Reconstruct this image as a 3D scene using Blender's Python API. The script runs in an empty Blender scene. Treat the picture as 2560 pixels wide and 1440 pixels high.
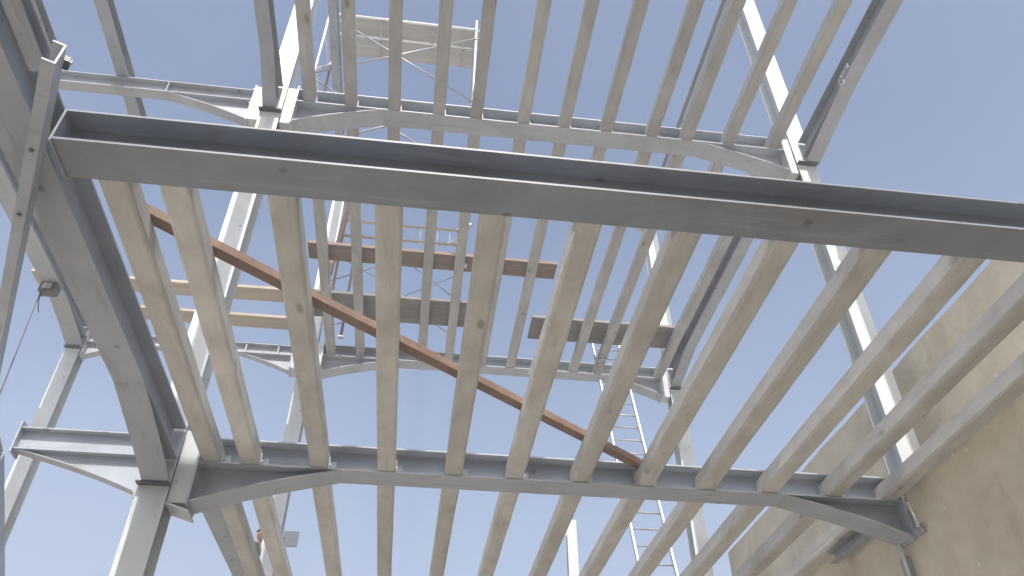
import bpy, bmesh, math, random
from mathutils import Vector, Matrix, noise
random.seed(7)
S = bpy.context.scene
COL = S.collection
V = Vector

# ------------------------------------------------------------------ materials
def mat(name, c1, c2, rough=0.5, scale=4.0, bump=0.0, metal=0.0, stain=None, stain_amt=0.5, stain_scale=2.0,
        stretch=(1, 1, 1), vary=0.06, spots=None, spec=0.4, streak=None):
    m = bpy.data.materials.new(name); m.use_nodes = True
    nt = m.node_tree; N = nt.nodes; L = nt.links
    b = N['Principled BSDF']
    b.inputs['Roughness'].default_value = rough
    b.inputs['Metallic'].default_value = metal
    b.inputs['Specular IOR Level'].default_value = spec
    tc = N.new('ShaderNodeTexCoord'); oi = N.new('ShaderNodeObjectInfo')
    off = N.new('ShaderNodeVectorMath'); off.operation = 'MULTIPLY_ADD'
    off.inputs[1].default_value = stretch
    comb = N.new('ShaderNodeCombineXYZ')
    mul = N.new('ShaderNodeMath'); mul.operation = 'MULTIPLY'; mul.inputs[1].default_value = 57.0
    L.new(oi.outputs['Random'], mul.inputs[0])
    for i in range(3): L.new(mul.outputs[0], comb.inputs[i])
    L.new(tc.outputs['Object'], off.inputs[0]); L.new(comb.outputs[0], off.inputs[2])
    def nz(sc, det=6, ro=0.6, dist=0.0):
        n = N.new('ShaderNodeTexNoise'); n.inputs['Scale'].default_value = sc
        n.inputs['Detail'].default_value = det; n.inputs['Roughness'].default_value = ro
        n.inputs['Distortion'].default_value = dist
        L.new(off.outputs[0], n.inputs['Vector']); return n
    n1 = nz(scale)
    r1 = N.new('ShaderNodeValToRGB'); r1.color_ramp.elements[0].position = 0.32; r1.color_ramp.elements[1].position = 0.68
    r1.color_ramp.elements[0].color = (*c1, 1); r1.color_ramp.elements[1].color = (*c2, 1)
    L.new(n1.outputs['Fac'], r1.inputs[0]); col = r1.outputs[0]
    def mixc(fac, a, bcol):
        mx = N.new('ShaderNodeMix'); mx.data_type = 'RGBA'
        L.new(fac, mx.inputs[0]); L.new(a, mx.inputs[6])
        if isinstance(bcol, tuple): mx.inputs[7].default_value = (*bcol, 1)
        else: L.new(bcol, mx.inputs[7])
        return mx.outputs[2]
    if stain:
        n2 = nz(stain_scale, 5, 0.65, 0.6)
        r2 = N.new('ShaderNodeValToRGB'); r2.color_ramp.elements[0].position = 0.50; r2.color_ramp.elements[1].position = 0.72
        r2.color_ramp.elements[0].color = (0, 0, 0, 1); r2.color_ramp.elements[1].color = (stain_amt,) * 3 + (1,)
        L.new(n2.outputs['Fac'], r2.inputs[0]); col = mixc(r2.outputs[0], col, stain)
    if streak:      # (colour, amount, scale, stretch): thin lengthwise marks with a shape of their own
        om = N.new('ShaderNodeVectorMath'); om.operation = 'MULTIPLY_ADD'; om.inputs[1].default_value = streak[3]
        L.new(tc.outputs['Object'], om.inputs[0]); L.new(comb.outputs[0], om.inputs[2])
        n5 = N.new('ShaderNodeTexNoise'); n5.inputs['Scale'].default_value = streak[2]; n5.inputs['Detail'].default_value = 4; n5.inputs['Roughness'].default_value = .7
        L.new(om.outputs[0], n5.inputs['Vector'])
        r5 = N.new('ShaderNodeValToRGB'); r5.color_ramp.elements[0].position = 0.57; r5.color_ramp.elements[1].position = 0.66
        r5.color_ramp.elements[0].color = (0, 0, 0, 1); r5.color_ramp.elements[1].color = (streak[1],) * 3 + (1,)
        L.new(n5.outputs['Fac'], r5.inputs[0]); col = mixc(r5.outputs[0], col, streak[0])
    if spots:
        vo = N.new('ShaderNodeTexVoronoi'); vo.inputs['Scale'].default_value = spots[1]
        L.new(off.outputs[0], vo.inputs['Vector'])
        r3 = N.new('ShaderNodeValToRGB'); r3.color_ramp.elements[0].position = 0.05; r3.color_ramp.elements[1].position = 0.11
        r3.color_ramp.elements[0].color = (0.75, 0.75, 0.75, 1); r3.color_ramp.elements[1].color = (0, 0, 0, 1)
        L.new(vo.outputs['Distance'], r3.inputs[0]); col = mixc(r3.outputs[0], col, spots[0])
    hs = N.new('ShaderNodeHueSaturation')
    mr = N.new('ShaderNodeMapRange'); mr.inputs['To Min'].default_value = 1 - vary; mr.inputs['To Max'].default_value = 1 + vary
    L.new(oi.outputs['Random'], mr.inputs['Value']); L.new(mr.outputs[0], hs.inputs['Value'])
    L.new(col, hs.inputs['Color']); L.new(hs.outputs[0], b.inputs['Base Color'])
    if bump:
        n4 = nz(scale * 5, 8, 0.7)
        bp = N.new('ShaderNodeBump'); bp.inputs['Strength'].default_value = bump; bp.inputs['Distance'].default_value = 0.01
        L.new(n4.outputs['Fac'], bp.inputs['Height']); L.new(bp.outputs[0], b.inputs['Normal'])
    return m

M = {}
M['paint'] = mat('light_grey_steel_paint', (.50, .535, .545), (.58, .615, .62), .42, 3, .05, stain=(.42, .43, .42), stain_amt=.5, stain_scale=1.6, spots=((.2, .2, .2), 5))
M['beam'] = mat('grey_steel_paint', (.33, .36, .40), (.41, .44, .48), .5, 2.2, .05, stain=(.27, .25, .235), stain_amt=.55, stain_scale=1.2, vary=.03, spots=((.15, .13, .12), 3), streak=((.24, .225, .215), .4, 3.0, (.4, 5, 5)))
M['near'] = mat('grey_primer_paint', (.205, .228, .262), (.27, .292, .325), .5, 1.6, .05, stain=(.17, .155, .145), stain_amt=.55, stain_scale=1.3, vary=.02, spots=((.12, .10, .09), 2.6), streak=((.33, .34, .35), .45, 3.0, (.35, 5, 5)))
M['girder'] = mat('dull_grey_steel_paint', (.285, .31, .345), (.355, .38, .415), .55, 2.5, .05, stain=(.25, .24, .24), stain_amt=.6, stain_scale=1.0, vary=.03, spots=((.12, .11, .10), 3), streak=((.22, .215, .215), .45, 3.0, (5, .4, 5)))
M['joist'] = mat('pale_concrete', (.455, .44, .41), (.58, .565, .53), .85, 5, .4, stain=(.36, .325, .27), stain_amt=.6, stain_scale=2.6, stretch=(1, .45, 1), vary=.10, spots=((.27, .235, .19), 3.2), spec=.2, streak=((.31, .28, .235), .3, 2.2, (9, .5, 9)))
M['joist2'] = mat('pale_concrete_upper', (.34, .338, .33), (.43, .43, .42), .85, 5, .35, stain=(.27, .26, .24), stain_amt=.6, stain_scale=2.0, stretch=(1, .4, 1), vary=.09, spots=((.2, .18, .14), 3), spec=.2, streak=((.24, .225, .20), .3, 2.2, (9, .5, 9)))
M['plank'] = mat('sawn_timber', (.36, .315, .255), (.46, .41, .34), .75, 6, .3, stain=(.30, .22, .14), stain_amt=.6, stretch=(.15, 3, 3), vary=.05)
M['brown'] = mat('brown_timber', (.205, .155, .125), (.285, .22, .18), .75, 6, .3, stain=(.16, .11, .08), stain_amt=.7, stretch=(.15, 3, 3), vary=.04)
M['deck'] = mat('dark_weathered_board', (.20, .19, .18), (.28, .265, .25), .8, 5, .3, stain=(.15, .135, .12), stain_amt=.7, stretch=(.25, 2, 2), vary=.05)
M['rust'] = mat('red_brown_primer', (.185, .118, .085), (.265, .17, .125), .65, 7, .2, stain=(.20, .165, .15), stain_amt=.8, stain_scale=3.5, vary=.03, streak=((.36, .23, .15), .4, 2.5, (3, 3, 3)))
M['tube'] = mat('galvanised_tube', (.60, .60, .59), (.72, .72, .71), .33, 9, 0, metal=.55, stain=(.42, .38, .34), stain_amt=.5)
M['brace'] = mat('weathered_tube', (.26, .265, .28), (.38, .38, .39), .4, 9, 0, metal=.4, stain=(.22, .19, .17), stain_amt=.5)
M['tread'] = mat('grey_metal_plank', (.34, .34, .32), (.44, .44, .42), .55, 5, .2, stain=(.27, .26, .24), stain_amt=.6, stretch=(.2, 2, 2), vary=.04)
M['alu'] = mat('aluminium', (.50, .51, .52), (.60, .61, .61), .35, 9, 0, metal=.5)
M['wall'] = mat('tan_render', (.54, .495, .39), (.66, .61, .49), .92, 2.2, .8, stain=(.45, .39, .31), stain_amt=.6, stain_scale=.9, vary=0, spots=((.74, .70, .62), 5), spec=.15, streak=((.40, .35, .28), .5, 1.1, (1, 1.2, .5)))
M['block'] = mat('block_masonry', (.40, .33, .25), (.52, .43, .34), .9, 3, .4, spec=.15)
M['ground'] = mat('sandy_ground', (.31, .295, .265), (.40, .38, .345), .95, .35, .4, stain=(.24, .215, .18), stain_amt=.5, stain_scale=.15, vary=0, spec=.1)
M['dark'] = mat('dark_steel', (.055, .055, .06), (.10, .10, .10), .45, 6, .1)
M['bolt'] = mat('zinc_bolt', (.35, .35, .34), (.5, .5, .48), .35, 9, 0, metal=.6)
M['cable'] = mat('dark_wire', (.05, .05, .055), (.08, .08, .08), .6, 9)
M['skin'] = mat('skin', (.42, .24, .17), (.48, .28, .20), .5, 9, vary=0)
M['shirt'] = mat('olive_shirt', (.16, .165, .13), (.22, .22, .18), .85, 9, .2, vary=0)
M['trouser'] = mat('navy_trousers', (.05, .06, .09), (.08, .09, .12), .85, 9, .2, vary=0)
M['hat'] = mat('dark_green_cap', (.03, .07, .065), (.05, .10, .09), .7, 9, vary=0)
M['white'] = mat('white_plastic', (.75, .76, .76), (.82, .82, .82), .5, 9, vary=0)
M['boot'] = mat('brown_boot', (.07, .05, .035), (.10, .07, .05), .6, 9, vary=0)

# ------------------------------------------------------------------ helpers
def link(name, bm, m, loc=None, parent=None, smooth=False):
    """bm holds world coordinates; loc is the object's origin (top-level) or the parent's origin is used."""
    me = bpy.data.meshes.new(name)
    o = bpy.data.objects.new(name, me); COL.objects.link(o)
    org = V(loc) if parent is None and loc is not None else V((0, 0, 0))
    if parent is not None:
        q = parent
        base = V((0, 0, 0))
        while q is not None:
            base += q.location; q = q.parent
        o.parent = parent
        org = base
    else:
        o.location = org
    bmesh.ops.translate(bm, verts=bm.verts, vec=-org)
    bmesh.ops.recalc_face_normals(bm, faces=bm.faces)
    bm.to_mesh(me); bm.free()
    if m: me.materials.append(m)
    if smooth:
        for p in me.polygons: p.use_smooth = True
    return o

def tag(o, label, cat, group=None, kind=None):
    if label: o['label'] = label
    if cat: o['category'] = cat
    if group: o['group'] = group
    o['kind'] = kind or 'thing'
    return o

def empty(name, loc, label, cat, group=None):
    o = bpy.data.objects.new(name, None); COL.objects.link(o); o.location = loc
    return tag(o, label, cat, group)

def frame(p0, p1, up):
    a = (p1 - p0).normalized(); u = (V(up) - a * V(up).dot(a)).normalized(); s = a.cross(u)
    return a, u, s

def extrude_profile(bm, p0, p1, up, prof, taper=None):
    """prof: list of (side, up) points counter-clockwise; swept p0 -> p1."""
    p0, p1 = V(p0), V(p1); a, u, s = frame(p0, p1, up)
    r = []
    for p in (p0, p1): r.append([bm.verts.new(p + s * x + u * y) for x, y in prof])
    n = len(prof)
    for i in range(n): bm.faces.new((r[0][i], r[0][(i + 1) % n], r[1][(i + 1) % n], r[1][i]))
    bm.faces.new(r[0][::-1]); bm.faces.new(r[1])
    return bm

def I_prof(d, bf, tf, tw):
    h, w = bf / 2, tw / 2
    return [(-h, 0), (h, 0), (h, tf), (w, tf), (w, d - tf), (h, d - tf), (h, d), (-h, d), (-h, d - tf), (-w, d - tf), (-w, tf), (-h, tf)]
def C_prof(d, bf, t):   # channel, web at side 0, flanges to -side
    return [(-bf, 0), (0, 0), (0, d), (-bf, d), (-bf, d - t), (-t, d - t), (-t, t), (-bf, t)]
def R_prof(w, h, z0=0): return [(-w / 2, z0), (w / 2, z0), (w / 2, z0 + h), (-w / 2, z0 + h)]

def box(bm, x0, x1, y0, y1, z0, z1):
    return extrude_profile(bm, (x0, (y0 + y1) / 2, z0), (x1, (y0 + y1) / 2, z0), (0, 0, 1), R_prof(abs(y1 - y0), z1 - z0))

def tube(bm, pts, r, n=10):
    pts = [V(p) for p in pts]
    rings = []
    for i, p in enumerate(pts):
        a = (pts[min(i + 1, len(pts) - 1)] - pts[max(i - 1, 0)]).normalized()
        ref = V((0, 0, 1)) if abs(a.z) < .9 else V((0, 1, 0))
        u = (ref - a * ref.dot(a)).normalized(); s = a.cross(u)
        rings.append([bm.verts.new(p + (u * math.cos(2 * math.pi * k / n) + s * math.sin(2 * math.pi * k / n)) * r) for k in range(n)])
    for A, B in zip(rings, rings[1:]):
        for k in range(n): bm.faces.new((A[k], A[(k + 1) % n], B[(k + 1) % n], B[k]))
    bm.faces.new(rings[0][::-1]); bm.faces.new(rings[-1])
    return bm

def bolts(parent, pts, axis, r=.018, h=.022):
    for p in pts:
        bm = bmesh.new(); p = V(p); tube(bm, [p, p + V(axis) * h], r, 6)
        link('bolt', bm, M['bolt'], parent=parent)

def haunch(parent, x0, x1, drop, yc, zb, bf, m, tf=.014, axis='x'):
    """wedge under a beam: thin at x0, deep at x1, a web and its own gently arched flange."""
    bm = bmesh.new(); tw = .005; n = 8
    P = lambda l, s, z: (l, yc + s, z) if axis == 'x' else (yc + s, l, z)
    R = []
    for i in range(n + 1):
        f = i / n; l = x0 + (x1 - x0) * f; g = .35 * f * f + .65 * f
        z = zb - drop * g; t = tf * min(1, .12 + 3 * f)
        R.append(([bm.verts.new(P(l, q, w)) for q, w in ((-tw, zb - .0008), (tw, zb - .0008), (tw, z - .0012), (-tw, z - .0012))],
                  [bm.verts.new(P(l, q, w)) for q, w in ((-bf / 2, z - .0012), (bf / 2, z - .0012), (bf / 2, z - t), (-bf / 2, z - t))]))
    for A, B in zip(R, R[1:]):
        for a, b in zip(A, B):
            for k in range(4): bm.faces.new((a[k], b[k], b[(k + 1) % 4], a[(k + 1) % 4]))
    for r in (R[0], R[-1]):
        for a in r: bm.faces.new(a)
    return link('haunch', bm, m, parent=parent)

def end_plate(parent, x, t, yc, w, z0, z1, m, bolt_side=None, nb=3, by=.08):
    bm = bmesh.new(); box(bm, x, x + t, yc - w / 2, yc + w / 2, z0, z1)
    e = link('end_plate', bm, m, parent=parent)
    if bolt_side:
        xs = x + t if bolt_side > 0 else x
        for i in range(nb):
            z = z0 + .06 + (z1 - z0 - .12) * i / (nb - 1)
            bolts(e, [(xs, yc - by, z), (xs, yc + by, z)], (bolt_side, 0, 0))
    return e

def beam_x(name, x0, x1, yc, z, d, bf, m, label, group=None, tf=.014, tw=.010):
    bm = bmesh.new()
    extrude_profile(bm, (x0, yc, z), (x1, yc, z), (0, 0, 1), I_prof(d, bf, tf, tw))
    o = link(name, bm, m, loc=(x0, yc, z)); return tag(o, label, 'beam', group)

def beam_y(name, xc, y0, y1, z, d, bf, m, label, cat='girder', group=None, tf=.012, tw=.010, x1=None):
    bm = bmesh.new()
    extrude_profile(bm, (xc, y0, z), (xc if x1 is None else x1, y1, z), (0, 0, 1), I_prof(d, bf, tf, tw))
    o = link(name, bm, m, loc=(xc, y0, z)); return tag(o, label, cat, group)

def column(xc, yc, z0, z1, label, bf=.26, d=.28, seats=(), base=True):
    bm = bmesh.new()
    p0 = V((xc, yc + d / 2, z0)); p1 = V((xc, yc + d / 2, z1))
    extrude_profile(bm, p0, p1, (0, -1, 0), I_prof(d, bf, .016, .010))
    o = link('steel_column', bm, M['paint'], loc=(xc, yc, z0)); tag(o, label, 'column', 'steel columns of the frame')
    if base:
        bm = bmesh.new(); box(bm, xc - .22, xc + .22, yc - .22, yc + .22, z0 - .0, z0 + .025)
        link('base_plate', bm, M['girder'], parent=o)
    for zs in seats:      # thin plate under the girder, proud of the flange; stiffeners inside
        bm = bmesh.new(); box(bm, xc - bf / 2 - .012, xc + bf / 2 + .012, yc - d / 2 - .07, yc - d / 2 + .001, zs - .014, zs)
        link('seat_plate', bm, M['dark'], parent=o)
        for dz in (.02, .30):
            bm = bmesh.new()
            box(bm, xc - bf / 2 + .004, xc + bf / 2 - .004, yc - d / 2 + .017, yc + d / 2 - .017, zs + dz, zs + dz + .012)
            link('stiffener', bm, M['paint'], parent=o)
    return o

# ------------------------------------------------------------------ the frame, in metres (camera stands at x=0, y=0)
L1, L2, L3 = 4.90, 10.16, 14.85           # underside of the beams on three floors
Y1, Y2, Y3 = 3.145, 6.86, 12.79           # centre lines of the frames
XA, XB, XC = -6.45, -2.285, 5.02          # centre lines of the columns
D, BF = .25, .28

# ground
bm = bmesh.new(); R_ = 600
vs = [bm.verts.new(p) for p in ((-R_, -R_, 0), (R_, -R_, 0), (R_, R_, 0), (-R_, R_, 0))]; bm.faces.new(vs)
g = link('ground', bm, M['ground'], loc=(0, 0, 0)); g['kind'] = 'structure'

# columns
cB2 = column(XB, Y2, 0, 15.4, 'tall pale steel column on the left where the big grey girder ends', seats=(4.665, 9.88))
cC2 = column(XC, Y2, 5.173, 15.4, 'tall pale steel column on the right standing on the tan wall ledge', seats=(9.88,))
cA3 = column(XA, Y3, 0, 10.40, 'pale steel column at the far left whose top stops at the upper girder', seats=(9.93,))
cB3 = column(XB + .02, Y3, 0, 15.4, 'far pale steel column behind the scaffold, seen in slices between the joists', seats=(9.93,))
cC3 = column(XC - .10, Y3, 0, 15.4, 'far pale steel column beside the leaning ladder on the right', seats=(9.93,))
bm = bmesh.new(); extrude_profile(bm, (3.87, 18.6, 0), (3.87, 18.6, 9.62), (0, -1, 0), I_prof(.24, .24, .014, .01))
c4 = link('steel_column', bm, M['paint'], loc=(3.87, 18.6, 0)); tag(c4, 'most distant thin pale column at the bottom edge, alone against the sky', 'column', 'steel columns of the frame')
bm = bmesh.new(); box(bm, 3.65, 4.09, 18.38, 18.82, 0, .025); link('base_plate', bm, M['girder'], parent=c4)

# --- lower floor cross beams
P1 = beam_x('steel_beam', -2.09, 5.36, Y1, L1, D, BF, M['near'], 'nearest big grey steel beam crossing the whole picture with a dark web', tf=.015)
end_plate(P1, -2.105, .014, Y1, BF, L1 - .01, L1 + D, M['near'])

P2 = beam_x('steel_beam', -1.965, 4.74, Y2, L1, D, BF, M['beam'], 'lower grey beam with sloping haunches at both ends, left column to tan wall')
haunch(P2, -.72, -1.96, .36, Y2, L1, BF, M['beam'])
haunch(P2, 3.55, 4.735, .34, Y2, L1, BF, M['beam'])
end_plate(P2, -1.985, .02, Y2, .30, 4.50, 5.19, M['beam'])
end_plate(P2, 4.741, .028, Y2, .30, 4.53, 5.19, M['beam'])
bm = bmesh.new(); box(bm, XB + .135, -1.987, Y2 - .11, Y2 + .11, 4.52, 5.22)
br = link('bracket', bm, M['paint'], parent=cB2)
bm = bmesh.new(); extrude_profile(bm, (XB + .132, Y2, 4.50), (-1.95, Y2, 4.44), (0, 0, 1), R_prof(.26, .016)); link('bottom_plate', bm, M['paint'], parent=br)
# bracket between the lower beam's right end and the wall: bright plate, round bar, bolts
bk = empty('wall_bracket', (4.80, 6.8, 4.55), 'shiny steel bracket fixing the right end of the lower beam to the tan wall', 'bracket')
bm = bmesh.new(); box(bm, 4.772, 4.784, 6.66, 6.98, 4.54, 4.86); pl = link('plate', bm, M['tube'], parent=bk)
bm = bmesh.new(); tube(bm, [(4.772, 6.70, 4.87), (4.772, 6.62, 4.56)], .022, 12); link('bar', bm, M['tube'], parent=bk, smooth=True)
bm = bmesh.new(); extrude_profile(bm, (4.73, 6.62, 4.53), (4.783, 6.62, 4.53), (0, 0, 1), R_prof(.10, .05)); link('shoe', bm, M['girder'], parent=bk)
bolts(bk, [(4.755, 6.58, 4.60), (4.77, 6.575, 4.55), (4.79, 6.60, 4.535)], (0, -1, 0), .014, .03)

P3 = beam_x('steel_beam', XB + .15, XC - .25, Y3, L1, D, BF, M['beam'], 'far lower cross beam that carries the ends of the far joists')

P3L = beam_x('stub_beam', -3.4, XB - .15, Y3, L1 - .03, .22, .16, M['beam'], 'far stub beam under the person, left of the far left column')
# stub to the left of the lower beam
ST = beam_x('stub_beam', -3.60, XB - .16, Y2, L1 + .07, .22, .13, M['beam'], 'short tapered stub beam at the lower left, reaching left from the left column', tf=.012)
haunch(ST, -3.58, XB - .162, .34, Y2, L1 + .07, .13, M['beam'], tf=.012)
end_plate(ST, XB - .158, .02, Y2, .22, 4.55, 5.22, M['beam'], -1, 3, .075)
end_plate(ST, -3.616, .014, Y2, .16, L1 + .03, 5.24, M['beam'])

# --- upper floor cross beams
U0 = beam_x('steel_beam', -2.45, 5.3, Y1 - .1, L2, D, BF, M['beam'], 'upper cross beam just above the top edge carrying the nearest upper joists')
U1 = beam_x('steel_beam', -2.0, 4.75, Y2, L2, D, BF, M['beam'], 'upper grey beam with haunched ends, directly above the lower haunched beam')
haunch(U1, -.85, -1.995, .40, Y2, L2, BF, M['beam']); haunch(U1, 3.5, 4.745, .40, Y2, L2, BF, M['beam'])
end_plate(U1, -2.02, .02, Y2, .30, 9.70, 10.46, M['paint']); end_plate(U1, 4.752, .02, Y2, .30, 9.70, 10.46, M['paint'], 1, 3, .1)
for xx0, xx1, par in ((XB + .135, -2.022, cB2), (4.774, XC - .135, cC2)):
    bm = bmesh.new(); box(bm, xx0, xx1, Y2 - .11, Y2 + .11, 9.72, 10.44); link('bracket', bm, M['paint'], parent=par)

UL = beam_x('steel_beam', XA + .15, XB - .30, Y2, L2, .22, .15, M['beam'], 'upper left beam with a sunlit strip along its web, under two narrow girders', tf=.012)
haunch(UL, -3.68, XB - .302, .38, Y2, L2, .15, M['beam'], tf=.012)
end_plate(UL, XB - .298, .018, Y2, .22, 9.72, 10.44, M['paint'], -1, 3, .075)
bm = bmesh.new(); box(bm, XB - .278, XB - .135, Y2 - .10, Y2 + .10, 9.74, 10.42); link('bracket', bm, M['paint'], parent=cB2)
for s in (-1, 1):
    bm = bmesh.new(); ya, yb = sorted((Y2 + s * .006, Y2 + s * .07)); box(bm, -3.70, -3.69, ya, yb, L2 + .013, L2 + .207); link('stiffener', bm, M['beam'], parent=UL)

U2 = beam_x('steel_beam', -1.99, 4.62, Y3, L2, D, BF, M['beam'], 'far upper beam with haunched ends below the two dark scaffold boards')
haunch(U2, -.6, -1.985, .36, Y3, L2, BF, M['beam']); haunch(U2, 3.5, 4.615, .36, Y3, L2, BF, M['beam'])
end_plate(U2, -2.01, .02, Y3, .30, 9.74, 10.46, M['paint']); end_plate(U2, 4.622, .02, Y3, .30, 9.74, 10.46, M['paint'])
for xx0, xx1, par in ((XB + .155, -2.012, cB3), (4.644, XC - .235, cC3)):
    bm = bmesh.new(); box(bm, xx0, xx1, Y3 - .11, Y3 + .11, 9.76, 10.44); link('bracket', bm, M['paint'], parent=par)
UL3 = beam_x('steel_beam', XA + .16, XB - .28, Y3, L2 - .02, .22, .15, M['beam'], 'far upper left beam with haunched ends below the pair of tan planks', tf=.012)
haunch(UL3, -3.55, XB - .282, .34, Y3, L2 - .02, .15, M['beam'], tf=.012); haunch(UL3, -5.35, XA + .162, .30, Y3, L2 - .02, .15, M['beam'], tf=.012)
end_plate(UL3, XB - .279, .018, Y3, .22, 9.74, 10.42, M['paint'], -1, 3, .075); end_plate(UL3, XA + .141, .018, Y3, .22, 9.80, 10.42, M['paint'], 1, 3, .075)
bm = bmesh.new(); box(bm, XB - .259, XB - .115, Y3 - .10, Y3 + .10, 9.76, 10.40); link('bracket', bm, M['paint'], parent=cB3)
for x in (-3.45, -2.85):
    bm = bmesh.new(); box(bm, x, x + .025, Y3 - .072, Y3 - .006, L2 - .005, L2 + .16); link('stiffener', bm, M['beam'], parent=UL3)

# --- top floor, mostly behind the near beam
U3 = beam_x('steel_beam', -2.13, 4.77, Y3, L3, D, .2, M['beam'], 'topmost far beam, only its haunched ends peeping out under the near beam')
haunch(U3, -1.0, -2.125, .40, Y3, L3, .2, M['beam']); haunch(U3, 3.85, 4.765, .42, Y3, L3, .2, M['beam'])
beam_y('edge_girder', XC - .02, Y2 + .15, Y3 - .16, L3, .24, .16, M['girder'], 'topmost right edge girder, blue-grey sliver between two upper joists')
beam_y('edge_girder', XB + .02, Y2 + .15, Y3 - .16, L3, .24, .16, M['girder'], 'topmost left edge girder passing behind the scaffold leg')

# --- girders running away from the camera
G1 = beam_y('edge_girder', -2.265, 1.2, Y2 - .16, L1, .32, .235, M['girder'], 'massive dull grey girder at the left running to the left column', tf=.016)
beam_y('edge_girder', -2.06, Y2 + .55, Y3 - .16, L1 + .05, .26, .22, M['girder'], 'dark grey girder beyond the left column at the lower left edge', x1=-1.93)
G2 = beam_y('edge_girder', -2.30, Y1 + .05, Y2 - .155, L2 - .01, .26, .17, M['girder'], 'narrow upper girder coming down from the top edge to the left column')
beam_y('edge_girder', -2.30, Y2 + .155, Y3 - .16, L2, .24, .17, M['girder'], 'far upper girder above the lit tops of the tan planks')
go = beam_y('edge_girder', 5.09, Y1, Y2 - .155, L2 - .12, .30, .20, M['girder'], 'right upper edge girder with a bolted joint, alone against the open sky', x1=5.10)
bm = bmesh.new(); box(bm, 4.986, 4.996, 5.25, 5.50, L2 - .095, L2 + .0); sp = link('splice_plate', bm, M['girder'], parent=go)
bolts(sp, [(4.986, 5.30 + .14 * i, L2 - .08 + dz) for i in range(2) for dz in (.03,)], (-1, 0, 0))
bm = bmesh.new(); tube(bm, [(4.99, 5.42, L2 - .12), (4.98, 5.42, L2 - .19), (4.93, 5.45, L2 - .21), (4.90, 5.42, L2 - .17)], .010, 8); link('hook', bm, M['girder'], parent=go)
G4 = beam_y('edge_girder', 4.90, Y2 + .155, Y3 - .16, L2, .26, .20, M['girder'], 'right far upper girder, dark grey, running to the far right column')
ga = beam_y('edge_girder', -6.42, 4.2, Y3 - .155, L2 - .02, .28, .30, M['girder'], 'outermost left upper girder with the wire clamp hanging on it')
haunch(G1, 5.45, Y2 - .162, .225, -2.265, L1, .235, M['girder'], .016, 'y')
haunch(G2, 5.95, Y2 - .157, .25, -2.30, L2 - .01, .17, M['girder'], .012, 'y')
haunch(go, 5.45, Y2 - .157, .15, 5.095, L2 - .12, .20, M['girder'], .012, 'y')
haunch(G4, 11.5, Y3 - .162, .20, 4.90, L2, .20, M['girder'], .012, 'y')
haunch(ga, 11.5, Y3 - .157, .19, -6.42, L2 - .02, .30, M['girder'], .012, 'y')
for i, x in enumerate((-4.30, -5.18)):
    beam_y('narrow_girder', x, 2.6, 8.3 if i == 0 else Y2 - .06, L2 + .234, .18, .16, M['girder'],
           ('narrow grey girder crossing over the upper left beam against open sky', 'narrow girder ending on the upper left beam, hidden by the near left girder')[i])
# slim member beside the big girder
beam_y('narrow_girder', -2.04, .8, 2.60, L1 + .03, .10, .085, M['girder'], 'slim steel bar in the top left corner ending on the slanting edge channel')

# slanting edge channel of the lower floor (two lengths)
def channel(p0, p1, label):
    bm = bmesh.new(); a = V(p0); b = V(p1)
    extrude_profile(bm, a, b, (0, 0, 1), C_prof(.15, .060, .010))
    o = link('edge_channel', bm, M['beam'], loc=p0); tag(o, label, 'channel', 'slanting edge channels of the lower floor')
    return o
ch1 = channel((-1.81, 2.37, 4.705), (-3.40, 5.90, 4.705), 'slanting steel edge channel with bolt holes at the left end of the near beam')
channel((-3.405, 5.93, 4.705), (-3.575, 6.62, 4.705), 'short length of edge channel meeting the outer end of the stub beam')
ch2 = channel((-3.58, 6.66, 4.705), (-4.80, 10.2, 4.705), 'second slanting edge channel at the bottom left corner beyond the stub beam')
dv = (V((-3.40, 5.90, 0)) - V((-1.81, 2.37, 0))).normalized(); sv = dv.cross(V((0, 0, 1)))
bm = bmesh.new(); q = V((-1.86, 2.45, 4.856)); extrude_profile(bm, q, q + dv * .06, (0, 0, 1), R_prof(.07, .035)); cap = link('end_cleat', bm, M['dark'], parent=ch1)
q = V((-1.85, 2.48, 4.875)); bolts(cap, [q], sv, .016, .02)
for t in (.16, .30, .62, .66):
    q = V((-1.81, 2.37, 4.704)) + dv * (3.87 * t) - sv * .032
    bm = bmesh.new(); tube(bm, [q, q + V((0, 0, -.006))], .013, 8); link('bolt_head', bm, M['dark'], parent=ch1)
q = V((-1.81, 2.37, 4.704)) + dv * (3.87 * .70) - sv * .032
bm = bmesh.new(); extrude_profile(bm, q, q + dv * .09, (0, 0, 1), R_prof(.04, .005, -.006)); link('slot_cover', bm, M['dark'], parent=ch1)
bm = bmesh.new(); box(bm, -4.45, -3.72, 6.70, 6.715, 4.30, 5.06)
gp = link('gusset_plate', bm, M['paint'], loc=(-3.7, 6.7, 4.3)); tag(gp, 'white sunlit gusset plate at the lower left edge outside the stub beam', 'plate')

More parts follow.
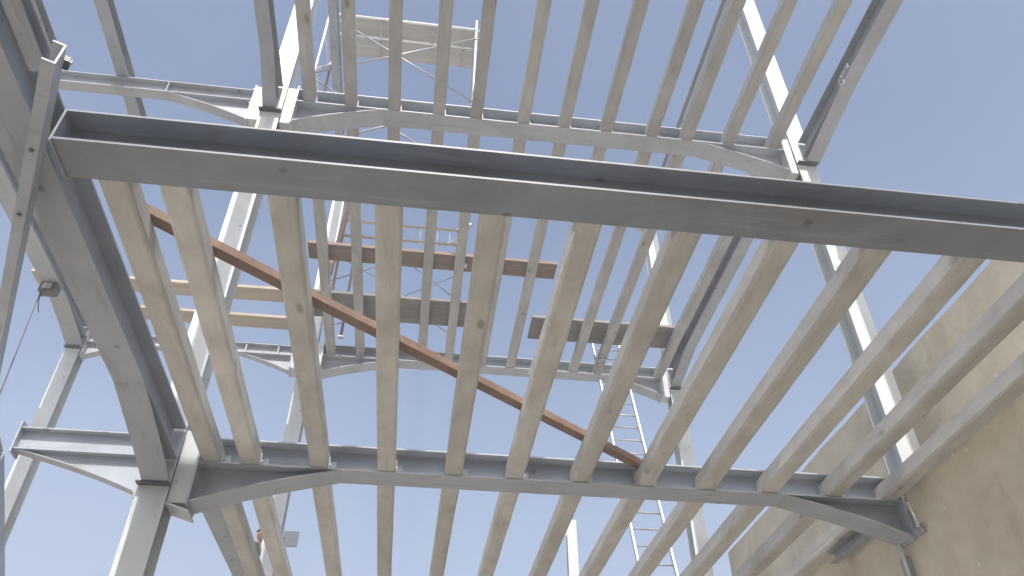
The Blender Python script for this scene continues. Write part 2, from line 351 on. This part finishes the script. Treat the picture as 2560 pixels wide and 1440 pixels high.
# ------------------------------------------------------------------ joists
def joist_mesh(name, length, w, h, seed, m, wob=.004):
    """rough precast joist along +y from the origin, underside centred on x=0, slightly uneven with rounded lower edges."""
    rnd = random.Random(seed); n = max(6, int(length / .16))
    c = .022
    prof = [(-w / 2 + c, 0), (w / 2 - c, 0), (w / 2 - .006, .008), (w / 2, c), (w / 2 - .008, h), (-w / 2 + .008, h), (-w / 2, c), (-w / 2 + .006, .008)]
    bm = bmesh.new(); rings = []
    for i in range(n + 1):
        y = length * i / n; ring = []
        for k, (x, z) in enumerate(prof):
            d = noise.noise(V((seed * 9.1 + k * 3.3, y * 1.7, 0))) * wob + noise.noise(V((seed * 5.1 + k * 1.3, y * 7.0, 4))) * wob * .5
            b = noise.noise(V((seed * 2.7, y * .55, 9))) * wob * 1.5
            ring.append(bm.verts.new((x + b + (d if k not in (4, 5) else 0), y, z + (d * .6 if k < 2 else 0))))
        rings.append(ring)
    K = len(prof)
    for A, B in zip(rings, rings[1:]):
        for k in range(K): bm.faces.new((A[k], B[k], B[(k + 1) % K], A[(k + 1) % K]))
    bm.faces.new(rings[0]); bm.faces.new(rings[-1][::-1])
    bmesh.ops.recalc_face_normals(bm, faces=bm.faces)
    me = bpy.data.meshes.new(name); bm.to_mesh(me); bm.free(); me.materials.append(m)
    return me

ORD = ['first', 'second', 'third', 'fourth', 'fifth', 'sixth', 'seventh', 'eighth', 'ninth', 'tenth', 'eleventh', 'twelfth']
def cleat_mesh(w):
    bm = bmesh.new(); box(bm, w / 2 + .001, w / 2 + .007, -.118, -.005, .0, .12); box(bm, w / 2 + .007, w / 2 + .06, -.012, -.005, .0, .12)
    tube(bm, [(w / 2 + .007, -.07, .06), (w / 2 + .02, -.07, .06)], .012, 6)
    bmesh.ops.recalc_face_normals(bm, faces=bm.faces)
    me = bpy.data.meshes.new('cleat'); bm.to_mesh(me); bm.free(); me.materials.append(M['paint']); return me
def row(xs, y0, y1, z, w, h, m, seed, group, text, cleats=True):
    meshes = [joist_mesh('concrete_joist', y1 - y0, w, h, seed + i, m) for i in range(4)]
    CL = cleat_mesh(w)
    for i, x in enumerate(xs):
        o = bpy.data.objects.new('concrete_joist', meshes[(i * 3 + seed) % 4]); COL.objects.link(o)
        o.location = (x, y0, z); o.rotation_euler = (random.uniform(-.0008, .0008), random.uniform(-.02, .02), random.uniform(-.002, .002))
        tag(o, text % ORD[i], 'joist', group)
        if cleats:
            c = bpy.data.objects.new('cleat', CL); COL.objects.link(c); c.parent = o; c.location = (0, y1 - y0, 0)
X1 = [-1.86, -1.525, -.915, -.30, .318, .905, 1.53, 2.155, 2.765, 3.40, 4.045, 4.625]
X2 = [-1.83, -1.285, -.715, -.11, .395, 1.045, 1.615, 2.20, 2.855, 3.345, 3.955, 4.60]
row(X1, Y1 + .02, Y2 - .012, L1 + .0145, .168, .155, M['joist'], 11, 'joists between the near beam and the lower beam',
    '%s tan joist from the left, between the near beam and the lower haunched beam')
row(X1, Y2 + .012, Y3 - .012, L1 + .0145, .168, .155, M['joist'], 31, 'joists beyond the lower beam',
    '%s joist from the left among those leaving the bottom edge below the lower beam', False)
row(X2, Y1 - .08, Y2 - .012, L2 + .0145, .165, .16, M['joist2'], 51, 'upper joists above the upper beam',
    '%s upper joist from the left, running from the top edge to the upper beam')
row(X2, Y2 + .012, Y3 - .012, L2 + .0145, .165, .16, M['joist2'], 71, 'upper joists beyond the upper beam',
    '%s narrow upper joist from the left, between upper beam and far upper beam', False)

# brown steel channel laid diagonally over the lower joists
bm = bmesh.new(); extrude_profile(bm, (-1.87, 3.654, 5.078), (2.16, 6.66, 5.078), (0, 0, 1), C_prof(.062, .092, .008))
o = link('brown_channel', bm, M['rust'], loc=(-1.87, 3.654, 5.078)); tag(o, 'long red-brown steel channel lying diagonally across the lower joists', 'channel')
bm = bmesh.new(); box(bm, -1.93, -1.83, 3.66, 3.75, 4.99, 5.076); o = link('beam_clamp', bm, M['dark'], loc=(-1.88, 3.7, 5.0)); tag(o, 'small dark clamp under the upper left end of the brown channel', 'clamp')
tube_b = bmesh.new(); tube(tube_b, [(-1.88, 3.70, 4.99), (-1.88, 3.70, 4.93)], .012, 8); link('screw', tube_b, M['bolt'], parent=o)

# planks on the upper floor
def board(name, x0, x1, y0, y1, z, t, m, label, sag=.0, skew=0):
    bm = bmesh.new(); n = 10
    rings = []
    for i in range(n + 1):
        f = i / n; x = x0 + (x1 - x0) * f; dz = -sag * math.sin(math.pi * f) + noise.noise(V((x, y0, 3))) * .006; dy = skew * (f - .5)
        rings.append([bm.verts.new(p) for p in ((x, y0 + dy, z + dz), (x, y1 + dy, z + dz), (x, y1 + dy, z + t + dz), (x, y0 + dy, z + t + dz))])
    for A, B in zip(rings, rings[1:]):
        for k in range(4): bm.faces.new((A[k], B[k], B[(k + 1) % 4], A[(k + 1) % 4]))
    bm.faces.new(rings[0]); bm.faces.new(rings[-1][::-1])
    o = link(name, bm, m, loc=(x0, y0, z)); return tag(o, label, 'board')
ZT = L2 + .26
board('timber_plank', -6.86, -2.2, 11.10, 11.46, ZT, .055, M['plank'], 'upper of the two tan planks at the left, its end jutting past the outer girder', .01, -.02)
board('timber_plank', -6.40, -2.2, 11.92, 12.28, ZT, .055, M['plank'], 'lower of the two tan planks at the left, just above the far left beam', .01, .01)
board('timber_plank', -2.10, 2.05, 9.74, 10.13, ZT - .06, .06, M['brown'], 'dark brown plank across the upper joists below the tan guard rail', .0, .03)
board('deck_board', -2.12, .66, 11.0, 11.73, ZT - .05, .05, M['deck'], 'wide dark board across the upper joists behind the brown channel', 0, .0)
board('deck_board', 1.86, 5.04, 11.32, 12.0, ZT + .0, .05, M['deck'], 'wide dark board at the right on which the ladder head rests', 0, .0)

# ------------------------------------------------------------------ scaffolds
def scaffold(loc, label):
    return empty('scaffold_tower', loc, label, 'scaffold')
def pipe(parent, name, p, q, r, m):
    bm = bmesh.new(); tube(bm, [p, q], r, 10); return link(name, bm, m, parent=parent, smooth=True)
yF, yR, zb, zt = 9.0, 9.95, L2 + .175, 16.25
t1 = scaffold((-1.0, yF, zb), 'tall scaffold tower with plank platform and crossed braces at the top, behind the upper joists')
xl, xr = -2.50, .455
for x, y, m in ((xl, yF, 'tube'), (xr, yF, 'tube'), (xl + .02, yR, 'rust'), (xr + .02, yR, 'tube')):
    lg = pipe(t1, 'leg', (x, y, zb), (x, y, zt if y == yF else zt - .25), .027, M[m])
    bm = bmesh.new(); box(bm, x - .06, x + .06, y - .06, y + .06, zb - .004, zb + .012); link('foot_plate', bm, M['tube'], parent=lg)
    for zc in (11.6, 13.6, 15.6): 
        bm = bmesh.new(); tube(bm, [(x, y, zc - .04), (x, y, zc + .04)], .036, 10); link('coupler', bm, M['tube'], parent=lg)
for x in (xl, xr):
    for z in (11.5, 12.2, 13.4, 14.1, 15.3, 15.85):
        pipe(t1, 'ledger', (x, yF, z), (x + .02, yR, z), .02, M['tube'])
for a, b in (((xl, 13.88), (xr, 15.57)), ((xl, 15.85), (xr, 13.50)), ((xl, 11.75), (xr, 13.42)), ((xl, 13.72), (xr, 11.45))):
    pipe(t1, 'cross_brace', (a[0], yF - .03, a[1]), (b[0], yF - .03, b[1]), .017, M['brace'])
pipe(t1, 'cross_brace', (xl - .02, yF, 14.0), (xl + .05, yR, 15.6), .03, M['tube'])
for k, (ya, yb) in enumerate(((9.02, 9.41), (9.45, 9.90))):
    b = board('platform_plank', -2.3, xr + .06, ya, yb, 15.90 - .02 * k, .05, M['tread'], None)
    b.parent = t1; b.location = b.location - t1.location
    del b['category']
    for x in (-1.5, -.45, .2):
        bm = bmesh.new(); box(bm, x, x + .05, ya + .01, yb - .01, 15.868 - .02 * k, 15.898 - .02 * k); link('cleat', bm, M['tread'], parent=b)
    pipe(t1, 'platform_rail', (-2.4, ya - .03, 15.915 - .02 * k), (xr + .05, ya - .03, 15.915 - .02 * k), .028, M['white'])

t2 = scaffold((-.8, 12.1, ZT), 'low scaffold with red legs and tan guard rails standing on the far dark board')
for x, y, m, z1 in ((-1.90, 11.85, 'rust', 13.05), (-1.66, 12.3, 'rust', 12.4), (.42, 11.85, 'tube', 13.0), (-.75, 11.85, 'tube', 12.55)):
    lg = pipe(t2, 'leg', (x, y, L2 + .18), (x, y, z1), .026, M[m])
    bm = bmesh.new(); box(bm, x - .05, x + .05, y - .05, y + .05, L2 + .176, L2 + .19); link('foot_plate', bm, M['tube'], parent=lg)
for z, m in ((12.93, 'plank'), (12.52, 'plank')):
    pipe(t2, 'guard_rail', (-1.95, 11.82, z), (.46, 11.82, z), .028, M[m])
for x in (-.72, -.35, .0, .25): pipe(t2, 'rail_post', (x, 11.82, 12.40), (x, 11.82, 12.93), .014, M['tube'])
pipe(t2, 'cross_brace', (.05, 11.84, 12.45), (.42, 11.84, 12.72), .014, M['tube'])
for a, b in (((-2.0, 11.45), (-.75, 12.15)), ((-2.0, 12.15), (-.75, 11.40)), ((-.75, 12.25), (.45, 11.25)), ((-.75, 11.10), (.45, 11.85)), ((-1.9, 10.36), (-.75, 10.85)), ((-.4, 10.95), (.42, 10.36))):
    pipe(t2, 'cross_brace', (a[0], 12.0, a[1]), (b[0], 12.0, b[1]), .013, M['brace'])
# leaning red prop on the near side of it
pr = empty('red_prop', (-2.0, 11.4, ZT), 'short leaning red-brown prop beside the far left column', 'prop')
pipe(pr, 'shaft', (-2.04, 11.6, ZT + .002), (-1.83, 11.6, 13.3), .05, M['rust'])
pipe(pr, 'sleeve', (-2.04, 11.6, ZT + .002), (-1.985, 11.6, 11.2), .062, M['rust'])

# ladder from the lower joists up to the dark board
ld = empty('ladder', (3.45, 10.55, 5.07), 'pale aluminium ladder leaning from the lower joists up to the right dark board', 'ladder')
bA, bB = V((3.46, 10.55, 5.09)), V((3.46, 12.32, 10.75)); ax = bB - bA
for s in (-1, 1):
    bm = bmesh.new(); extrude_profile(bm, bA + V((s * .265, 0, 0)), bB + V((s * .265, 0, 0)), (0, -1, 0), R_prof(.028, .07, -.035))
    rl = link('rail', bm, M['alu'], parent=ld)
    bm = bmesh.new(); q = bA + V((s * .265, 0, 0)); box(bm, q.x - .022, q.x + .022, q.y - .05, q.y + .05, q.z - .018, q.z + .035); link('rubber_foot', bm, M['dark'], parent=rl)
n = 19
for i in range(1, n):
    q = bA + ax * (i / n); pipe(ld, 'rung', q + V((-.255, 0, 0)), q + V((.255, 0, 0)), .015, M['alu'])

# clamp and wire on the outer left girder
cl = empty('wire_clamp', (-6.45, 11.2, 10.1), 'small dark clamp box under the outer left girder with a loop of wire', 'clamp')
bm = bmesh.new(); box(bm, -6.56, -6.30, 11.02, 11.20, 9.96, 10.135); link('clamp_body', bm, M['dark'], parent=cl)
bm = bmesh.new(); box(bm, -6.50, -6.36, 10.99, 11.01, 9.99, 10.10); link('clamp_jaw', bm, M['bolt'], parent=cl)
bm = bmesh.new(); tube(bm, [(-6.52 + .10 * (1 - math.cos(t)) * .5, 11.1, 9.96 - .40 * math.sin(t / 2)) for t in [i * .45 for i in range(15)]], .009, 6); link('wire_loop', bm, M['cable'], parent=cl)
a, b = V((-6.53, 11.08, 9.97)), V((-4.61, 8.0, 6.2)); e = a + (b - a) * 2.62
bm = bmesh.new(); tube(bm, [a + (e - a) * (i / 20) - V((0, 0, .10 * math.sin(math.pi * i / 20))) for i in range(21)], .009, 6)
o = link('guy_wire', bm, M['cable'], loc=a); tag(o, 'thin dark wire running down from the clamp to the lower left edge', 'wire')

# ------------------------------------------------------------------ tan wall on the right
bm = bmesh.new(); ny = 30
prof = [(5.75, 0), (4.785, 0), (4.785, 5.17), (5.40, 5.17), (5.40, 6.70), (5.75, 6.70)]
rings = []
for i in range(ny + 1):
    y = -6 + (12.72 + 6) * i / ny
    rings.append([bm.verts.new((x, y, z + (noise.noise(V((y * 1.3, 0, 2))) * .03 if z > 6 else 0))) for x, z in prof])
for A, B in zip(rings, rings[1:]):
    for k in range(6): bm.faces.new((A[k], B[k], B[(k + 1) % 6], A[(k + 1) % 6]))
bm.faces.new(rings[0]); bm.faces.new(rings[-1][::-1])
box(bm, -7.0, 4.79, -3.3, -2.9, 0, 6.7)      # unseen return wall, added behind the camera to shade ground and beam webs
w = link('rendered_wall', bm, M['wall'], loc=(5.3, 0, 0)); tag(w, 'rough tan rendered wall with a ledge at the lower right behind the joists', 'wall')
bm = bmesh.new(); extrude_profile(bm, (4.69, 7.12, 4.78), (4.69, 8.1, 4.78), (0, 0, 1), C_prof(.12, .09, .01))
o = link('angle_bracket', bm, M['girder'], loc=(4.69, 7.12, 4.78)); tag(o, 'short grey steel angle under the last joist just beyond the lower beam', 'bracket')
bm = bmesh.new(); box(bm, 4.74, 4.783, 6.94, 7.06, 4.10, 4.44); o = link('wall_clamp', bm, M['girder'], loc=(4.78, 7.0, 4.05)); tag(o, 'grey steel clamp block with a rod on the tan wall at the bottom edge', 'clamp')
bm = bmesh.new(); tube(bm, [(4.72, 6.95, 4.0), (4.72, 6.95, 4.55)], .018, 8); link('bolt_rod', bm, M['tube'], parent=o)

# block wall far left
bm = bmesh.new(); box(bm, -16, -8.02, 16.0, 16.3, 0, 7.62)
o = link('block_wall', bm, M['block'], loc=(-12, 16, 0)); tag(o, 'sliver of tan block wall in the far bottom left corner', 'wall')

bm = bmesh.new(); tube(bm, [(.822, 3.36, 4.905), (.80, 3.9, 4.895), (.785, 4.5, 4.90), (.775, 4.95, 4.905)], .006, 6)
o = link('white_cable', bm, M['white'], loc=(.8, 3.4, 4.9)); tag(o, 'thin white cable along the left edge of a joist under the near beam', 'cable')

# ------------------------------------------------------------------ person on the far lower beam
def skin_body(name, pts, edges, radii, m, parent, root=0, lvl=2):
    me = bpy.data.meshes.new(name); me.from_pydata([V(p) for p in pts], edges, [])
    o = bpy.data.objects.new(name, me); COL.objects.link(o); o.parent = parent
    md = o.modifiers.new('skin', 'SKIN'); me_sk = me.skin_vertices[0].data
    for i, r in enumerate(radii): me_sk[i].radius = (r, r) if not isinstance(r, tuple) else r
    me_sk[root].use_root = True
    s = o.modifiers.new('sub', 'SUBSURF'); s.levels = lvl; s.render_levels = lvl
    me.materials.append(m)
    for p in me.polygons: p.use_smooth = True
    return o
ps = empty('person', (-2.02, Y3 - .02, L1 + D), 'person in dark cap and olive shirt on the far lower beam, between two joists', 'person')
ps.location = (-2.50, Y3 - .06, L1 + .192); ps.rotation_euler = (0, 0, math.radians(62)); ps.scale = (.94, .94, .94)
H = V((0, 0, 0))
pts = [(0, 0, .93), (0, .0, 1.12), (0, -.03, 1.30), (0, -.05, 1.42), (0, -.07, 1.50),
       (.17, -.05, 1.40), (.27, -.10, 1.15), (.22, -.30, 1.02), (.21, -.37, .99),
       (-.17, -.05, 1.40), (-.27, -.08, 1.14), (-.25, -.25, .98), (-.24, -.31, .96),
       (.10, 0, .86), (.12, -.03, .47), (.12, .02, .10), (-.10, 0, .86), (-.12, -.02, .47), (-.12, .03, .10)]
ed = [(0, 1), (1, 2), (2, 3), (3, 4), (3, 5), (5, 6), (6, 7), (7, 8), (3, 9), (9, 10), (10, 11), (11, 12), (0, 13), (13, 14), (14, 15), (0, 16), (16, 17), (17, 18)]
rad = [.13, .125, .135, .09, .05, .065, .05, .037, .028, .065, .05, .037, .028, .085, .06, .042, .085, .06, .042]
skin_body('body', pts, ed, rad, M['skin'], ps)
# clothes follow the body, slightly larger
skin_body('shirt', pts[:4] + pts[5:7] + pts[9:11], [(0, 1), (1, 2), (2, 3), (3, 4), (4, 5), (3, 6), (6, 7)], [.15, .145, .155, .085, .08, .062, .08, .062], M['shirt'], ps)
skin_body('trousers', [pts[0]] + pts[13:16] + pts[16:19], [(0, 1), (1, 2), (2, 3), (0, 4), (4, 5), (5, 6)], [.145, .10, .075, .058, .10, .075, .058], M['trouser'], ps)
def ell(name, c, r, m, parent, n=16, half=False):
    bm = bmesh.new(); bmesh.ops.create_uvsphere(bm, u_segments=n, v_segments=n // 2 + 2, radius=1)
    if half:
        bmesh.ops.delete(bm, geom=[v for v in bm.verts if v.co.z < -.05], context='VERTS')
    for v in bm.verts: v.co = V((v.co.x * r[0], v.co.y * r[1], v.co.z * r[2])) + V(c)
    me = bpy.data.meshes.new(name); bm.to_mesh(me); bm.free(); me.materials.append(m)
    o = bpy.data.objects.new(name, me); COL.objects.link(o); o.parent = parent
    for p in me.polygons: p.use_smooth = True
    return o
bm = bmesh.new(); bmesh.ops.create_uvsphere(bm, u_segments=20, v_segments=14, radius=1)
for v in bm.verts:
    z = v.co.z; k = 1 - .28 * max(0, -z) ** 1.5
    x, y = v.co.x * .076 * k, v.co.y * .094 * k
    if v.co.y < -.75 and -.45 < z < .15 and abs(v.co.x) < .25: y -= .016     # nose
    if v.co.y < -.6 and -.05 < z < .35 and .2 < abs(v.co.x) < .6: y += .008   # eye sockets
    v.co = V((x, y - .09, z * .118 + 1.62))
me = bpy.data.meshes.new('head'); bm.to_mesh(me); bm.free(); me.materials.append(M['skin'])
hd = bpy.data.objects.new('head', me); COL.objects.link(hd); hd.parent = ps
for p in me.polygons: p.use_smooth = True
for s in (-1, 1):
    ell('ear', (s * .077, -.08, 1.62), (.012, .022, .032), M['skin'], hd, 10)
    ell('eye', (s * .030, -.168, 1.635), (.011, .008, .007), M['dark'], hd, 8)
    ell('boot', (s * .12, -.04, .055), (.052, .135, .06), M['boot'], ps, 12)
    hx = .21 if s > 0 else -.24
    q = V((hx, -.37 if s > 0 else -.31, .99 if s > 0 else .96))
    hp = [q, q + V((0, -.045, -.01))]; he = [(0, 1)]; hr = [.028, .036]
    for f in range(4):
        b0 = q + V(((f - 1.5) * .019, -.085, -.015)); hp += [b0, b0 + V((0, -.035 + .004 * abs(f - 1.5), -.016)), b0 + V((0, -.045, -.045))]
        k = len(hp); he += [(1, k - 3), (k - 3, k - 2), (k - 2, k - 1)]; hr += [.010, .009, .008]
    b0 = q + V((-s * .035, -.04, -.02)); hp += [b0, b0 + V((-s * .012, -.035, -.02))]; k = len(hp); he += [(0, k - 2), (k - 2, k - 1)]; hr += [.012, .009]
    skin_body('hand', hp, he, hr, M['skin'], ps, 0, 1)
ell('mouth', (0, -.166, 1.565), (.022, .006, .005), M['rust'], hd, 8)
cp = ell('cap', (0, -.085, 1.665), (.084, .102, .082), M['hat'], ps, 18, True)
bm = bmesh.new(); bmesh.ops.create_circle(bm, cap_ends=True, segments=20, radius=1)
for v in bm.verts: v.co = V((v.co.x * .075, v.co.y * .075 - .175, 1.668 - .01 * abs(v.co.x)))
ex = bmesh.ops.extrude_face_region(bm, geom=bm.faces[:]); bmesh.ops.translate(bm, verts=[v for v in ex['geom'] if isinstance(v, bmesh.types.BMVert)], vec=(0, 0, .008))
me = bpy.data.meshes.new('cap_peak'); bm.to_mesh(me); bm.free(); me.materials.append(M['hat']); o = bpy.data.objects.new('cap_peak', me); COL.objects.link(o); o.parent = cp

# small grey box and a bright post by the far left column
bm = bmesh.new(); box(bm, -2.04, -1.84, 12.55, 12.64, 6.42, 6.62)
o = link('junction_box', bm, M['girder'], loc=(-1.95, 12.6, 6.42)); tag(o, 'small grey box fixed to the front of the far left column near the person', 'box')
bm = bmesh.new(); box(bm, -2.06, -1.82, 12.535, 12.549, 6.40, 6.64); link('lid', bm, M['beam'], parent=o)

# dusty air over the site
bm = bmesh.new(); box(bm, -45, 45, -25, 60, -1, 17)
hz = link('haze', bm, None, loc=(0, 0, -1)); hz['kind'] = 'stuff'
hm = bpy.data.materials.new('dusty_air'); hm.use_nodes = True; hn = hm.node_tree.nodes; hn.remove(hn['Principled BSDF'])
pv = hn.new('ShaderNodeVolumePrincipled'); pv.inputs['Color'].default_value = (.93, .95, 1, 1); pv.inputs['Density'].default_value = .006
hm.node_tree.links.new(pv.outputs[0], hn['Material Output'].inputs['Volume']); hz.data.materials.append(hm)

# ------------------------------------------------------------------ light, sky, camera
EL, AZ = math.radians(57), math.radians(181)     # sun high behind the camera, a touch to the left (azimuth from +y, clockwise)
sd = V((math.sin(AZ) * math.cos(EL), math.cos(AZ) * math.cos(EL), math.sin(EL)))
sl = bpy.data.lights.new('sun', 'SUN'); sl.energy = 4.4; sl.angle = math.radians(.6); sl.color = (1, .965, .92)
so = bpy.data.objects.new('sun', sl); COL.objects.link(so); so.location = (0, -10, 30)
so.rotation_euler = (-sd).to_track_quat('-Z', 'Y').to_euler()
W = bpy.data.worlds.new('World'); S.world = W; W.use_nodes = True
nt = W.node_tree; bg = nt.nodes['Background']
sky = nt.nodes.new('ShaderNodeTexSky'); sky.sky_type = 'NISHITA'; sky.sun_disc = False
sky.sun_elevation = EL; sky.sun_rotation = AZ; sky.altitude = 50; sky.air_density = 1.0; sky.dust_density = 6.0; sky.ozone_density = 1.6
tcw = nt.nodes.new('ShaderNodeTexCoord'); sp_ = nt.nodes.new('ShaderNodeSeparateXYZ'); nt.links.new(tcw.outputs['Generated'], sp_.inputs[0])
mrw = nt.nodes.new('ShaderNodeMapRange'); mrw.interpolation_type = 'SMOOTHSTEP'          # dusty air low in the sky
mrw.inputs['From Min'].default_value = .86; mrw.inputs['From Max'].default_value = .12
mrw.inputs['To Min'].default_value = 0; mrw.inputs['To Max'].default_value = .78
nt.links.new(sp_.outputs['Z'], mrw.inputs['Value'])
cln = nt.nodes.new('ShaderNodeTexNoise'); cln.inputs['Scale'].default_value = 2.2; cln.inputs['Detail'].default_value = 5; cln.inputs['Distortion'].default_value = .6
nt.links.new(tcw.outputs['Generated'], cln.inputs['Vector'])
clm = nt.nodes.new('ShaderNodeMapRange'); clm.inputs['From Min'].default_value = .35; clm.inputs['From Max'].default_value = .75; clm.inputs['To Min'].default_value = 0; clm.inputs['To Max'].default_value = .16
nt.links.new(cln.outputs['Fac'], clm.inputs['Value'])
add = nt.nodes.new('ShaderNodeMath'); add.operation = 'ADD'; add.use_clamp = True
nt.links.new(mrw.outputs[0], add.inputs[0]); nt.links.new(clm.outputs[0], add.inputs[1])
mxw = nt.nodes.new('ShaderNodeMix'); mxw.data_type = 'RGBA'; mxw.inputs[7].default_value = (2.5, 3.05, 4.15, 1)
nt.links.new(add.outputs[0], mxw.inputs[0]); nt.links.new(sky.outputs[0], mxw.inputs[6]); nt.links.new(mxw.outputs[2], bg.inputs['Color']); bg.inputs['Strength'].default_value = .138

cam = bpy.data.cameras.new('camera'); cam.sensor_width = 36; cam.lens = 27.546; cam.clip_end = 2000; cam.clip_start = .05
co = bpy.data.objects.new('camera', cam); COL.objects.link(co)
r = V((0.99181501, -0.12766415, -0.00220428)); u = V((-0.07984426, -0.63359219, 0.76953611)); f = V((0.09963878, 0.76306146, 0.6385995))
mtx = Matrix((r, u, -f)).transposed().to_4x4(); mtx.translation = (0, 0, 1.6); co.matrix_world = mtx
S.camera = co
S.view_settings.view_transform = 'Standard'; S.view_settings.look = 'None'; S.view_settings.exposure = 0.55; S.view_settings.gamma = 1
